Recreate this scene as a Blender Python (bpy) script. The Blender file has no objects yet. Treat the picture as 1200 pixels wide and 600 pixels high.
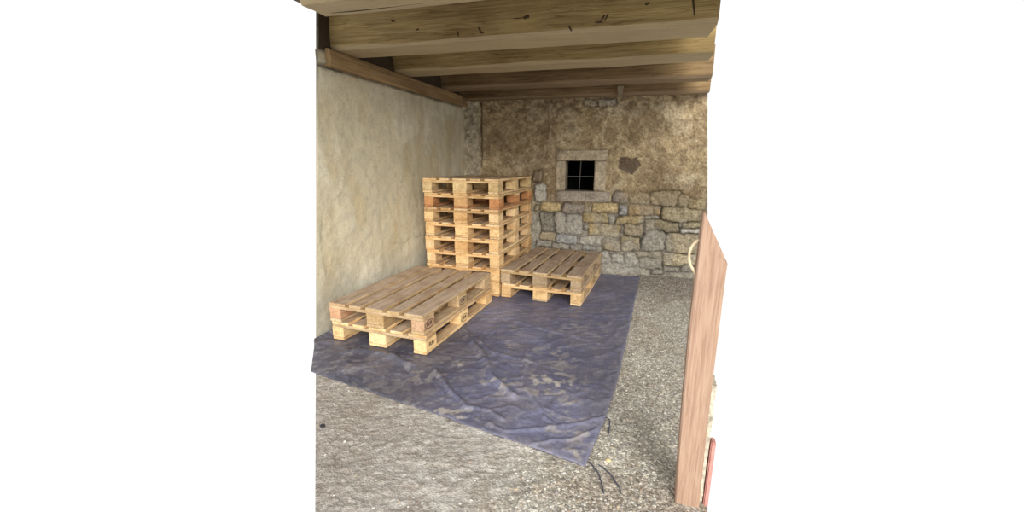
import bpy, bmesh, math, random
import numpy as np
from mathutils import Vector, Matrix

random.seed(7)
S = bpy.context.scene
COL = S.collection

# ------------------------------------------------------------------ camera
cam_d = bpy.data.cameras.new('camera')
cam = bpy.data.objects.new('camera', cam_d)
COL.objects.link(cam)
cam_d.sensor_width = 36.0
cam_d.lens = 475.6 / 1200 * 36.0
cam_d.clip_start = 0.05
YAW, PITCH, ROLL = 0.3373, 0.2222, 0.007
CAM_H = 1.2936
f0 = Vector((-math.sin(YAW), math.cos(YAW), 0)); r0 = Vector((math.cos(YAW), math.sin(YAW), 0)); u0 = Vector((0, 0, 1))
fw = f0 * math.cos(PITCH) - u0 * math.sin(PITCH)
up = u0 * math.cos(PITCH) + f0 * math.sin(PITCH)
rr = r0 * math.cos(ROLL) + up * math.sin(ROLL)
up = up * math.cos(ROLL) - r0 * math.sin(ROLL)
m = Matrix((rr, up, -fw)).transposed().to_4x4()
m.translation = Vector((0, 0, CAM_H))
cam.matrix_world = m
S.camera = cam

# ------------------------------------------------------------------ world (bright overcast sky) and light
W = bpy.data.worlds.new('sky'); S.world = W; W.use_nodes = True
W.node_tree.nodes['Background'].inputs[0].default_value = (1.0, 1.0, 1.0, 1)
W.node_tree.nodes['Background'].inputs[1].default_value = 1.0

sd = bpy.data.lights.new('sun', 'SUN'); sd.energy = 4.2; sd.angle = math.radians(38); sd.color = (1.0, 0.97, 0.92)
so = bpy.data.objects.new('sun', sd); COL.objects.link(so)
so.rotation_euler = Vector((0.55, -1.0, 0.50)).to_track_quat('Z', 'Y').to_euler()

S.view_settings.view_transform = 'Standard'
S.view_settings.look = 'None'
S.view_settings.gamma = 1
S.view_settings.use_curve_mapping = False
S.view_settings.exposure = 0.12

# ------------------------------------------------------------------ noise helpers
_rng = np.random.RandomState(11)
_T = _rng.rand(256, 256)
def vn(x, y, seed=0):
    x = np.asarray(x, float) + seed * 17.31; y = np.asarray(y, float) + seed * 9.77
    ix = np.floor(x).astype(int); iy = np.floor(y).astype(int)
    fx = x - ix; fy = y - iy
    fx = fx * fx * (3 - 2 * fx); fy = fy * fy * (3 - 2 * fy)
    a = _T[ix % 256, iy % 256]; b = _T[(ix + 1) % 256, iy % 256]
    c = _T[ix % 256, (iy + 1) % 256]; d = _T[(ix + 1) % 256, (iy + 1) % 256]
    return (a * (1 - fx) + b * fx) * (1 - fy) + (c * (1 - fx) + d * fx) * fy
def fbm(x, y, s=1.0, o=4, seed=0):
    t = 0; a = .5; n = 0
    for k in range(o):
        t = t + a * vn(x * s, y * s, seed + k); n += a
        a *= .5; s *= 2.03
    return t / n
def ss(a, b, x):
    t = np.clip((x - a) / (b - a), 0, 1); return t * t * (3 - 2 * t)
def seg_dist(x, y, pts):
    best = np.full(np.shape(x), 1e9)
    for (ax, ay), (bx, by) in zip(pts[:-1], pts[1:]):
        dx, dy = bx - ax, by - ay
        t = np.clip(((x - ax) * dx + (y - ay) * dy) / (dx * dx + dy * dy), 0, 1)
        best = np.minimum(best, np.hypot(x - ax - t * dx, y - ay - t * dy))
    return best

# ------------------------------------------------------------------ object helpers
def link(name, me, parent=None, mats=()):
    o = bpy.data.objects.new(name, me); COL.objects.link(o)
    if me is not None:
        for mt in mats:
            me.materials.append(mt)
    if parent is not None: o.parent = parent
    return o
def tag(o, label=None, cat=None, group=None, kind=None):
    if label: o['label'] = label
    if cat: o['category'] = cat
    if group: o['group'] = group
    if kind: o['kind'] = kind
    return o
def empty(name, loc=(0, 0, 0), rz=0):
    o = bpy.data.objects.new(name, None); COL.objects.link(o)
    o.location = loc; o.rotation_euler = (0, 0, rz); o.empty_display_size = .1
    return o
def mesh_np(name, V, F, C=None, smooth=True):
    me = bpy.data.meshes.new(name)
    V = np.asarray(V, float).reshape(-1, 3); F = np.asarray(F, int)
    k = F.shape[1]
    me.vertices.add(len(V)); me.vertices.foreach_set('co', V.ravel())
    me.loops.add(F.size); me.loops.foreach_set('vertex_index', F.ravel())
    me.polygons.add(len(F)); me.polygons.foreach_set('loop_start', np.arange(0, F.size, k))
    me.polygons.foreach_set('loop_total', np.full(len(F), k))
    me.polygons.foreach_set('use_smooth', np.full(len(F), smooth))
    me.update(calc_edges=True)
    if C is not None:
        a = me.color_attributes.new('tint', 'FLOAT_COLOR', 'POINT')
        C = np.asarray(C, float).reshape(len(V), -1)
        if C.shape[1] == 3: C = np.concatenate([C, np.ones((len(V), 1))], 1)
        a.data.foreach_set('color', C.ravel())
    me.validate()
    return me
def grid_faces(ny, nx, keep=None):
    i = np.arange(ny * nx).reshape(ny, nx)
    F = np.stack([i[:-1, :-1], i[:-1, 1:], i[1:, 1:], i[1:, :-1]], -1)
    if keep is not None: F = F[keep]
    return F.reshape(-1, 4)
def bm_mesh(bm, name, smooth=False):
    me = bpy.data.meshes.new(name)
    bmesh.ops.recalc_face_normals(bm, faces=bm.faces)
    bm.to_mesh(me); bm.free()
    for p in me.polygons: p.use_smooth = smooth
    return me
def add_box(bm, x0, x1, y0, y1, z0, z1):
    vs = [bm.verts.new((x, y, z)) for z in (z0, z1) for y in (y0, y1) for x in (x0, x1)]
    for f in ((0, 1, 3, 2), (4, 6, 7, 5), (0, 4, 5, 1), (2, 3, 7, 6), (0, 2, 6, 4), (1, 5, 7, 3)):
        bm.faces.new([vs[i] for i in f])
    return vs
def prism(poly, z0, z1, name):
    bm = bmesh.new()
    a = [bm.verts.new((x, y, z0)) for x, y in poly]; b = [bm.verts.new((x, y, z1)) for x, y in poly]
    bm.faces.new(a); bm.faces.new(b)
    n = len(poly)
    for i in range(n): bm.faces.new((a[i], a[(i + 1) % n], b[(i + 1) % n], b[i]))
    return bm_mesh(bm, name)
def tube(name, pts, r, mat, parent=None, cyclic=False):
    cu = bpy.data.curves.new(name, 'CURVE'); cu.dimensions = '3D'
    sp = cu.splines.new('NURBS'); sp.points.add(len(pts) - 1)
    for p, q in zip(sp.points, pts): p.co = (*q, 1)
    sp.order_u = 3; sp.use_endpoint_u = True; sp.use_cyclic_u = cyclic; sp.resolution_u = 6
    cu.bevel_depth = r; cu.bevel_resolution = 3; cu.use_fill_caps = True
    t = bpy.data.objects.new('tmp', cu); COL.objects.link(t)
    bpy.context.view_layer.update()
    me = bpy.data.meshes.new_from_object(t); me.name = name
    bpy.data.objects.remove(t); bpy.data.curves.remove(cu)
    for p in me.polygons: p.use_smooth = True
    me.materials.clear()
    return link(name, me, parent, [mat])

# ------------------------------------------------------------------ materials
def newmat(name, rough=.9):
    mt = bpy.data.materials.new(name); mt.use_nodes = True
    nt = mt.node_tree; b = nt.nodes['Principled BSDF']
    b.inputs['Roughness'].default_value = rough
    b.inputs['Specular IOR Level'].default_value = .25
    return mt, nt, b
def N(nt, t, **k):
    n = nt.nodes.new(t)
    for a, v in k.items(): setattr(n, a, v)
    return n
def noise(nt, coord, scale, detail=4, rough=.6, dist=0, four=None):
    n = N(nt, 'ShaderNodeTexNoise')
    n.inputs['Scale'].default_value = scale; n.inputs['Detail'].default_value = detail
    n.inputs['Roughness'].default_value = rough; n.inputs['Distortion'].default_value = dist
    nt.links.new(coord, n.inputs['Vector'])
    if four is not None:
        n.noise_dimensions = '4D'; nt.links.new(four, n.inputs['W'])
    return n
def mapping(nt, coord, scale=(1, 1, 1)):
    mp = N(nt, 'ShaderNodeMapping'); mp.inputs['Scale'].default_value = scale
    nt.links.new(coord, mp.inputs['Vector']); return mp.outputs[0]
def ramp(nt, fac, stops):
    r = N(nt, 'ShaderNodeValToRGB'); e = r.color_ramp.elements
    while len(e) < len(stops): e.new(.5)
    for s, (p, c) in zip(e, stops):
        s.position = p; s.color = (*c, 1) if len(c) == 3 else c
    nt.links.new(fac, r.inputs['Fac']); return r.outputs['Color']
def mix(nt, a, b, fac, mode='MIX'):
    mx = N(nt, 'ShaderNodeMix', data_type='RGBA', blend_type=mode)
    for s, v in ((6, a), (7, b), (0, fac)):
        if isinstance(v, (int, float)): mx.inputs[s].default_value = v
        elif isinstance(v, tuple): mx.inputs[s].default_value = (*v, 1)
        else: nt.links.new(v, mx.inputs[s])
    return mx.outputs[2]
def math_(nt, op, a, b=None):
    n = N(nt, 'ShaderNodeMath', operation=op)
    for i, v in enumerate((a, b)):
        if v is None: continue
        if isinstance(v, (int, float)): n.inputs[i].default_value = v
        else: nt.links.new(v, n.inputs[i])
    return n.outputs[0]
def bump(nt, b, h, strength, dist=.01):
    n = N(nt, 'ShaderNodeBump'); n.inputs['Strength'].default_value = strength; n.inputs['Distance'].default_value = dist
    nt.links.new(h, n.inputs['Height']); nt.links.new(n.outputs[0], b.inputs['Normal'])

def surface_mat(name, fine, contrast, bstr, bdist, rough=.95, detail=6, tint='tint'):
    """colour from the mesh's own tint attribute, broken up by fine grain"""
    mt, nt, b = newmat(name, rough)
    tc = N(nt, 'ShaderNodeTexCoord'); at = N(nt, 'ShaderNodeVertexColor'); at.layer_name = tint
    n1 = noise(nt, tc.outputs['Object'], fine, detail, .7)
    g = ramp(nt, n1.outputs['Fac'], [(.25, (1 - contrast,) * 3), (.75, (1 + contrast * .6,) * 3)])
    c = mix(nt, at.outputs['Color'], g, 1.0, 'MULTIPLY')
    nt.links.new(c, b.inputs['Base Color'])
    bump(nt, b, n1.outputs['Fac'], bstr, bdist)
    return mt
M_MASON = surface_mat('rubble_masonry', 42, .68, 1.0, .014)
M_PLASTER = surface_mat('cement_plaster', 70, .22, .5, .004)
def earth_mat():
    mt, nt, b = newmat('packed_earth_and_grit', .95)
    tc = N(nt, 'ShaderNodeTexCoord'); at = N(nt, 'ShaderNodeVertexColor'); at.layer_name = 'tint'
    n1 = noise(nt, tc.outputs['Object'], 60, 8, .75)
    g = ramp(nt, n1.outputs['Fac'], [(.3, (.6,) * 3), (.7, (1.3,) * 3)])
    c = mix(nt, at.outputs['Color'], g, 1.0, 'MULTIPLY')
    vo = N(nt, 'ShaderNodeTexVoronoi'); vo.inputs['Scale'].default_value = 125; nt.links.new(tc.outputs['Object'], vo.inputs['Vector'])
    sp = N(nt, 'ShaderNodeSeparateXYZ'); nt.links.new(vo.outputs['Color'], sp.inputs[0])
    gr = ramp(nt, sp.outputs[0], [(0, (.48, .47, .45)), (.45, (.85, .84, .80)), (.8, (1.25, 1.22, 1.15)), (1, (1.9, 1.88, 1.85))])
    c2 = mix(nt, c, gr, 1.0, 'MULTIPLY')
    c = mix(nt, c, c2, at.outputs['Alpha'])
    nt.links.new(c, b.inputs['Base Color'])
    inv = math_(nt, 'MULTIPLY', vo.outputs['Distance'], -.6)
    hh = math_(nt, 'ADD', n1.outputs['Fac'], inv)
    bump(nt, b, hh, .8, .007)
    return mt
M_EARTH = earth_mat()
M_PEBBLE = surface_mat('pebble', 120, .2, .3, .002)

def tarp_mat():
    mt, nt, b = newmat('woven_ground_cover', .5)
    b.inputs['Specular IOR Level'].default_value = .4
    tc = N(nt, 'ShaderNodeTexCoord'); at = N(nt, 'ShaderNodeVertexColor'); at.layer_name = 'tint'
    n1 = noise(nt, tc.outputs['Object'], 60, 6, .7)
    g = ramp(nt, n1.outputs['Fac'], [(.3, (.72,) * 3), (.7, (1.25,) * 3)])
    c = mix(nt, at.outputs['Color'], g, 1.0, 'MULTIPLY')
    nt.links.new(c, b.inputs['Base Color'])
    bump(nt, b, n1.outputs['Fac'], .35, .004)
    return mt
M_TARP = tarp_mat()

def pallet_wood():
    mt, nt, b = newmat('pallet_wood', .8)
    tc = N(nt, 'ShaderNodeTexCoord'); oi = N(nt, 'ShaderNodeObjectInfo')
    w = math_(nt, 'MULTIPLY', oi.outputs['Random'], 37.0)
    st = mapping(nt, tc.outputs['Object'], (70, 3.5, 70))
    g = noise(nt, st, 1.0, 4, .6, .6, w)
    gc = ramp(nt, g.outputs['Fac'], [(.22, (.48, .41, .34)), (.5, (.93, .91, .88)), (.8, (1.2, 1.2, 1.15))])
    base = mix(nt, oi.outputs['Color'], gc, 1.0, 'MULTIPLY')
    blot = noise(nt, tc.outputs['Object'], 9, 4, .6, 0, w)
    bl = ramp(nt, blot.outputs['Fac'], [(.33, (.66, .55, .44)), (.55, (1.02, 1.02, 1.02))])
    base = mix(nt, base, bl, .8, 'MULTIPLY')
    # weather-greyed upper faces of the boards
    ge = N(nt, 'ShaderNodeTexCoord'); sx = N(nt, 'ShaderNodeSeparateXYZ'); nt.links.new(ge.outputs['Normal'], sx.inputs[0])
    up_ = math_(nt, 'GREATER_THAN', sx.outputs[2], .6)
    grey = mix(nt, (.44, .345, .265), gc, 1.0, 'MULTIPLY')
    grey = mix(nt, grey, bl, .7, 'MULTIPLY')
    fac = math_(nt, 'MULTIPLY', up_, oi.outputs['Alpha'])
    col = mix(nt, base, grey, fac)
    nt.links.new(col, b.inputs['Base Color'])
    bump(nt, b, g.outputs['Fac'], .4, .002)
    return mt
M_WOOD = pallet_wood()

def simple(name, col, rough=.8, metal=0, var=.25, scale=30):
    mt, nt, b = newmat(name, rough); b.inputs['Metallic'].default_value = metal
    tc = N(nt, 'ShaderNodeTexCoord'); n = noise(nt, tc.outputs['Object'], scale, 5, .65)
    c = ramp(nt, n.outputs['Fac'], [(.3, tuple(x * (1 - var) for x in col)), (.7, tuple(min(1, x * (1 + var)) for x in col))])
    nt.links.new(c, b.inputs['Base Color']); bump(nt, b, n.outputs['Fac'], .3, .003)
    return mt
M_NAIL = simple('rusty_nail', (.10, .06, .04), .6, .6)
M_STAMP = simple('burnt_stamp_mark', (.07, .04, .03))
M_UNLIT = simple('unlit_room_black', (.012, .011, .010))
M_IRON = simple('weathered_iron', (.16, .15, .14), .7, .4)
M_CORD = simple('dark_blue_strap', (.07, .075, .11), .8)
M_CREAM = simple('cream_painted_metal', (.62, .50, .34), .5)
M_DIRT = simple('dark_knot_wood', (.06, .04, .022))

def beam_mat(name, dark, mid, light, axis='X', under=None):
    mt, nt, b = newmat(name, .85)
    tc = N(nt, 'ShaderNodeTexCoord')
    sc = (2.2, 60, 60) if axis == 'X' else (60, 2.2, 60)
    g = noise(nt, mapping(nt, tc.outputs['Object'], sc), 1, 5, .65, .8)
    c1 = ramp(nt, g.outputs['Fac'], [(.22, dark), (.45, mid), (.8, light)])
    sc2 = (1.2, 5, 5) if axis == 'X' else (5, 1.2, 5)
    n2 = noise(nt, mapping(nt, tc.outputs['Object'], sc2), 1, 4, .6, .3)
    c2 = ramp(nt, n2.outputs['Fac'], [(.3, (.55, .48, .40)), (.5, (.95, .93, .9)), (.72, (1.25, 1.22, 1.12))])
    c = mix(nt, c1, c2, 1.0, 'MULTIPLY')
    n3 = noise(nt, mapping(nt, tc.outputs['Object'], (.9, 26, 26) if axis == 'X' else (26, .9, 26)), 1, 2, .5, 1.2)
    ck = ramp(nt, n3.outputs['Fac'], [(.485, (1, 1, 1)), (.5, (.35, .27, .2)), (.515, (1, 1, 1))])
    c = mix(nt, c, ck, .55, 'MULTIPLY')
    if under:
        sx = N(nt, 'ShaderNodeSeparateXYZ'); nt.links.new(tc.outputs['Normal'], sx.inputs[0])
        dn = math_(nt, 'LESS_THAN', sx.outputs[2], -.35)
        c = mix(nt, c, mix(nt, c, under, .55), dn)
    nt.links.new(c, b.inputs['Base Color']); bump(nt, b, g.outputs['Fac'], .8, .006)
    return mt
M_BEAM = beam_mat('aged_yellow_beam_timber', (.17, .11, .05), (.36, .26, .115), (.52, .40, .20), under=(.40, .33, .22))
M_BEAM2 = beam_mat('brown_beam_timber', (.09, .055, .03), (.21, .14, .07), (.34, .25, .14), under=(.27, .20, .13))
M_WEDGE = beam_mat('grey_wedge_timber', (.16, .13, .09), (.33, .27, .19), (.45, .38, .28), 'Y')
M_PLATE = beam_mat('wall_plate_timber', (.13, .08, .04), (.30, .20, .10), (.45, .33, .19), 'Y')
M_BOARD = beam_mat('dark_ceiling_boards', (.05, .035, .02), (.11, .08, .045), (.16, .12, .07), 'Y')

def paint_mat():
    mt, nt, b = newmat('weathered_red_brown_paint', .75)
    tc = N(nt, 'ShaderNodeTexCoord')
    g = noise(nt, mapping(nt, tc.outputs['Object'], (110, 110, 5)), 1, 5, .7, .4)
    c = ramp(nt, g.outputs['Fac'], [(.25, (.26, .155, .105)), (.5, (.42, .275, .195)), (.78, (.54, .39, .295))])
    nt.links.new(c, b.inputs['Base Color']); bump(nt, b, g.outputs['Fac'], .5, .004)
    return mt
M_PAINT = paint_mat()

# ------------------------------------------------------------------ room geometry
XL = -2.33                                     # face of the left wall
def back_y(x): return 5.035 + .0905 * x        # face of the back wall
BD = Vector((1, .0905, 0)).normalized(); BN = Vector((BD.y, -BD.x, 0))   # along the wall / out into the room
CEIL = 2.38

# ---- back wall: rubble stones in the lower half, patchy plaster above
TINT = dict(tan=(.52, .40, .20), mauve=(.31, .27, .235), dgrey=(.25, .235, .205), grey=(.36, .34, .30), lgrey=(.50, .48, .43),
            gtan=(.43, .36, .24), blue=(.33, .34, .35), white=(.64, .61, .55), orange=(.47, .33, .17), olive=(.37, .31, .19),
            ltan=(.53, .45, .29), brown=(.25, .18, .11))
STONES = [(-1.352, 0.721, -1.095, 0.832, 'tan'), (-1.074, 0.699, -0.834, 0.846, 'mauve'), (-0.712, 0.734, -0.436, 0.846, 'tan'), (-0.829, 0.605, -0.533, 0.719, 'tan'), (-0.749, 0.436, -0.374, 0.594, 'tan'), (-1.348, 0.483, -1.186, 0.714, 'dgrey'), (-1.164, 0.469, -1.041, 0.704, 'grey'), (-1.03, 0.455, -0.831, 0.689, 'lgrey'), (-1.344, 0.352, -1.148, 0.467, 'gtan'), (-1.131, 0.348, -0.902, 0.456, 'blue'), (-0.858, 0.32, -0.609, 0.427, 'lgrey'), (-1.385, 0.261, -1.21, 0.338, 'grey'), (-1.193, 0.246, -0.977, 0.333, 'grey'), (-0.822, 0.239, -0.655, 0.309, 'blue'), (-0.813, 0.494, -0.751, 0.568, 'grey'), (-0.518, 0.607, -0.453, 0.716, 'grey'), (-1.422, 0.726, -1.363, 0.801, 'gtan'), (-0.577, 0.11, -0.495, 0.25, 'white'), (-0.464, 0.12, -0.322, 0.237, 'white'), (-0.41, 0.721, -0.306, 0.817, 'blue'), (-0.291, 0.709, 0.054, 0.83, 'orange'), (0.072, 0.666, 0.545, 0.823, 'olive'), (-0.061, 0.837, 0.256, 0.994, 'olive'), (-0.432, 0.606, -0.118, 0.698, 'tan'), (-0.105, 0.662, 0.043, 0.702, 'lgrey'), (-0.103, 0.53, 0.271, 0.656, 'olive'), (0.321, 0.591, 0.558, 0.656, 'ltan'), (0.291, 0.506, 0.566, 0.581, 'white'), (0.161, 0.304, 0.551, 0.527, 'gtan'), (-0.11, 0.3, 0.149, 0.552, 'grey'), (0.15, 0.139, 0.581, 0.288, 'ltan'), (-0.166, 0.208, 0.126, 0.286, 'gtan'), (-0.128, 0.071, 0.126, 0.198, 'grey'), (0.151, 0.046, 0.322, 0.119, 'grey'), (0.342, 0.057, 0.575, 0.134, 'grey'), (0.028, 0.003, 0.144, 0.061, 'grey'), (0.213, 0.833, 0.35, 0.949, 'olive'), (0.366, 0.824, 0.559, 0.925, 'tan'), (-0.971, 0.24, -0.834, 0.338, 'grey'), (-1.421, 0.845, -1.281, 1.055, 'lgrey'), (-1.452, 1.085, -1.339, 1.219, 'brown'), (-0.335, 0.468, -0.129, 0.613, 'gtan'), (-0.354, 0.29, -0.127, 0.447, 'olive'), (-0.576, 0.276, -0.363, 0.403, 'gtan'), (-1.108, 0.144, -0.6, 0.243, 'grey'), (-1.158, 0.009, -0.603, 0.12, 'dgrey'), (-0.301, 0.099, -0.152, 0.258, 'lgrey'), (-0.879, 1.959, -0.724, 2.024, 'lgrey'), (-0.695, 1.954, -0.514, 2.027, 'lgrey'), (-0.292, 0.848, -0.081, 0.987, 'olive'), (-0.487, 0.842, -0.311, 0.972, 'mauve')]
HEART = [(-0.44, 1.38), (-0.363, 1.385), (-0.298, 1.365), (-0.249, 1.385), (-0.192, 1.296), (-0.25, 1.218), (-0.285, 1.179), (-0.352, 1.217), (-0.445, 1.255)]
# opening of the small window, measured along the wall (sx = x * 1.0041)
WO = (-1.062, -.715, .983, 1.338)
def pt_back(sx, z, h=0):
    x = sx / 1.0041
    p = Vector((x, back_y(x), z)) + BN * h
    return p
def poly_sd(x, y, P):
    P = P + [P[0]]
    d = seg_dist(x, y, P)
    ins = np.zeros(np.shape(x), bool)
    for (ax, ay), (bx, by) in zip(P[:-1], P[1:]):
        c = ((ay > y) != (by > y)) & (x < (bx - ax) * (y - ay) / (by - ay + 1e-12) + ax)
        ins ^= c
    return np.where(ins, -d, d)

def build_back_wall():
    zs = np.linspace(-.06, CEIL, 222); nx = 275
    u = np.linspace(0, 1, nx)
    Z, U = np.meshgrid(zs, u, indexing='ij')
    end = .652 - .105 * np.clip(Z, 0, 3)
    X = -2.42 + (end + 2.42) * U
    # warp the stone outlines
    wx = X + .060 * (fbm(X, Z, 7, 3, 3) - .5) + .014 * (fbm(X, Z, 40, 2, 5) - .5)
    wz = Z + .064 * (fbm(X, Z, 6, 3, 8) - .5) + .014 * (fbm(X, Z, 40, 2, 12) - .5)
    n1 = fbm(X, Z, 5, 5, 20); n2 = fbm(X, Z, 22, 4, 31); n3 = fbm(X, Z, 60, 3, 44); n4 = fbm(X, Z, 2.2, 3, 52)
    # plaster
    def C(*c): return np.array(c)
    base = C(.50, .385, .225); pale = C(.68, .565, .375); dark = C(.25, .175, .10)
    col = base + np.zeros(X.shape + (1,))
    t = ss(.50, .72, n1)[..., None]; col = col * (1 - t) + pale * t
    t = (ss(.52, .36, n4) * .55)[..., None]; col = col * (1 - t) + dark * t
    t = (ss(.57, .70, n2) * .6)[..., None]; col = col * (1 - t) + dark * t
    t = (ss(.44, .28, n2) * .5)[..., None]; col = col * (1 - t) + pale * t
    lo = ss(.95, .55, Z + .25 * (n1 - .5))[..., None]
    col = col * (1 - lo) + (C(.46, .425, .35) * (.55 + .9 * n2[..., None])) * lo
    h = .035 * (n1 - .5) + .022 * (n2 - .5) + .010 * (n3 - .5)
    # rough band where plaster has come off near the top, and the rough toothing strip at the corner
    top = ss(1.82, 2.0, Z + .2 * (n4 - .5))
    h = h + top * (.030 * (n2 - .5)); col = col * (1 - .25 * (top * ss(.5, .6, n2))[..., None])
    strip = ss(-2.135, -2.17, X + .03 * (n1 - .5))
    h = h + strip * (.02 + .05 * (n2 - .5))
    sc = C(.56, .49, .36) * (.45 + 1.1 * n2[..., None]); col = col * (1 - strip[..., None]) + sc * strip[..., None]
    cr = np.exp(-((X + 2.125 + .02 * (n2 - .5)) / .010) ** 2) * ss(1.2, 1.3, Z)
    h = h - .03 * cr; col = col * (1 - .7 * cr[..., None])
    # fine vertical joint left of the window
    cr = np.exp(-((X + 1.29 + .02 * (n1 - .5)) / .006) ** 2) * ss(1.25, 1.35, Z) * ss(2.0, 1.9, Z)
    h = h - .008 * cr; col = col * (1 - .3 * cr[..., None])
    # weathered spots
    for cx, cz, rx, rz, a in ((-.56, 1.63, .09, .12, .5), (-.28, 1.60, .09, .10, .35), (-1.32, 1.69, .09, .05, .55), (-1.02, 1.74, .08, .07, .5),
                              (-1.9, 1.62, .12, .16, .3), (.05, 1.70, .2, .12, .35), (.0, 1.25, .12, .3, .25), (-.75, 1.78, .10, .06, .35),
                              (-2.05, 1.80, .08, .05, .4), (.12, 1.02, .16, .06, .35), (-.40, 1.00, .12, .05, .35)):
        d = np.sqrt(((wx - cx) / rx) ** 2 + ((wz - cz) / rz) ** 2) + .8 * (n2 - .5)
        t = ss(1.1, .5, d) * a
        col = col * (1 - t[..., None]) + C(.17, .12, .065) * t[..., None]; h = h - .012 * t
    # stones
    best = np.full(X.shape, 1.0); sec = np.full(X.shape, 1.0); idx = np.full(X.shape, -1)
    for k, (x0, z0, x1, z1, kk) in enumerate(STONES):
        hx, hz = (x1 - x0) / 2 + .008, (z1 - z0) / 2 + .007
        r = min(hx, hz) * .38
        qx = np.abs(wx - (x0 + x1) / 2) - hx + r; qz = np.abs(wz - (z0 + z1) / 2) - hz + r
        d = np.hypot(np.maximum(qx, 0), np.maximum(qz, 0)) + np.minimum(np.maximum(qx, qz), 0) - r
        up_ = d < best; sec = np.where(up_, best, np.minimum(sec, d)); best = np.where(up_, d, best); idx = np.where(up_, k, idx)
    rs = np.random.RandomState(5)
    best = np.maximum(best, (best - sec) / 2)
    ins = ss(.003, -.006, best)
    sh = np.zeros(X.shape); scol = np.zeros(X.shape + (3,))
    for k, (x0, z0, x1, z1, kk) in enumerate(STONES):
        mk = idx == k
        tx, tz, tb = rs.uniform(-.05, .05), rs.uniform(-.08, .05), rs.uniform(0, .012)
        sh = np.where(mk, tb + tx * (X - (x0 + x1) / 2) + tz * (Z - (z0 + z1) / 2), sh)
        v = rs.uniform(.85, 1.12)
        c = (.8 * C(*TINT[kk]) + .2 * C(.46, .41, .31)) * 1.12 * v * (.5 + 1.0 * (.5 * n2 + .5 * n3))[..., None]
        scol = np.where(mk[..., None], c, scol)
    hst = .006 + sh + .014 * ss(0, -.03, best) + .034 * (n2 - .5) + .016 * (n3 - .5)
    faint = np.where(Z > 1.9, .5, 1.0) * (1 - .45 * ss(.78, .88, Z) * ss(-.5, -.3, X))
    faint = faint * (1 - .62 * ss(.50, .60, fbm(X, Z, 5, 3, 201)) * ss(-1.0, -.6, X))
    a = ins * faint
    h = h * (1 - a) + hst * a; col = col * (1 - a[..., None]) + scol * a[..., None]
    deep = np.clip(.45 + 1.1 * fbm(X, Z, 4, 2, 77), .3, 1.2) * np.where(X > -.25, 1.0, .85)
    g = np.exp(-((best + .001) / .0062) ** 2) * np.sqrt(faint) * deep
    h = h - .034 * g; g = np.clip(g, 0, 1)[..., None]
    col = col * (1 - .8 * g) + C(.05, .038, .026) * .8 * g
    # the patch of bare dark stone where plaster fell off
    d = poly_sd(X + .02 * (n3 - .5), Z + .02 * (n2 - .5), HEART)
    t = ss(.006, -.006, d); h = h * (1 - t) + (-.018 + .012 * (n3 - .5)) * t
    col = col * (1 - t[..., None]) + (C(.17, .125, .085) * (.7 + .6 * n3[..., None])) * t[..., None]
    rim = np.exp(-((d - .02) / .015) ** 2)[..., None] * .35; col = col * (1 - rim) + C(.56, .45, .27) * rim
    # pale lime splash along the foot of the wall
    lm = ss(.13, .06, np.abs(Z - .09) + .1 * (n1 - .5)) * ss(-.62, -.5, X) * ss(.0, -.25, X) * .6
    col = col * (1 - lm[..., None]) + C(.60, .57, .51) * lm[..., None]
    # flatten where the dressed window stones sit
    fl = ss(.02, 0, np.maximum(np.maximum(-1.178 - X, X + .565), np.maximum(.85 - Z, Z - 1.46)))
    h = h * (1 - fl) - .012 * fl
    dx = X / 1.0041
    P = np.stack([dx + BN.x * h, 5.035 + .0905 * dx + BN.y * h, Z], -1)
    cx = (X[:-1, :-1] + X[1:, 1:]) / 2; cz = (Z[:-1, :-1] + Z[1:, 1:]) / 2
    keep = ~((cx > WO[0] - .004) & (cx < WO[1] + .004) & (cz > WO[2] - .004) & (cz < WO[3] + .004))
    V = P.reshape(-1, 3); F = grid_faces(*X.shape, keep)[:, ::-1]
    # the body of the wall behind the dressed face
    V = list(map(tuple, V)); F = [tuple(f) for f in F]; colr = list(map(tuple, np.clip(col, .01, .9).reshape(-1, 3)))
    def slab(s0, s1, z0, z1, s1t=None):
        b = len(V); s1t = s1 if s1t is None else s1t
        for hh in (-.055, -.5):
            for (s, z) in ((s0, z0), (s1, z0), (s1t, z1), (s0, z1)):
                V.append(tuple(pt_back(s, z, hh))); colr.append((.3, .26, .2))
        for f in ((0, 1, 2, 3), (7, 6, 5, 4), (0, 4, 5, 1), (1, 5, 6, 2), (2, 6, 7, 3), (3, 7, 4, 0)): F.append(tuple(b + i for i in f))
    slab(-2.42, WO[0] - .01, -.06, CEIL)
    slab(WO[1] + .01, .60, -.06, CEIL, .36)
    slab(WO[0] - .01, WO[1] + .01, -.06, WO[2] - .01)
    slab(WO[0] - .01, WO[1] + .01, WO[3] + .01, CEIL)
    me = mesh_np('wall_back', V, F, colr)
    tag(link('wall_back', me, None, [M_MASON]), kind='structure')
build_back_wall()

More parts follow.
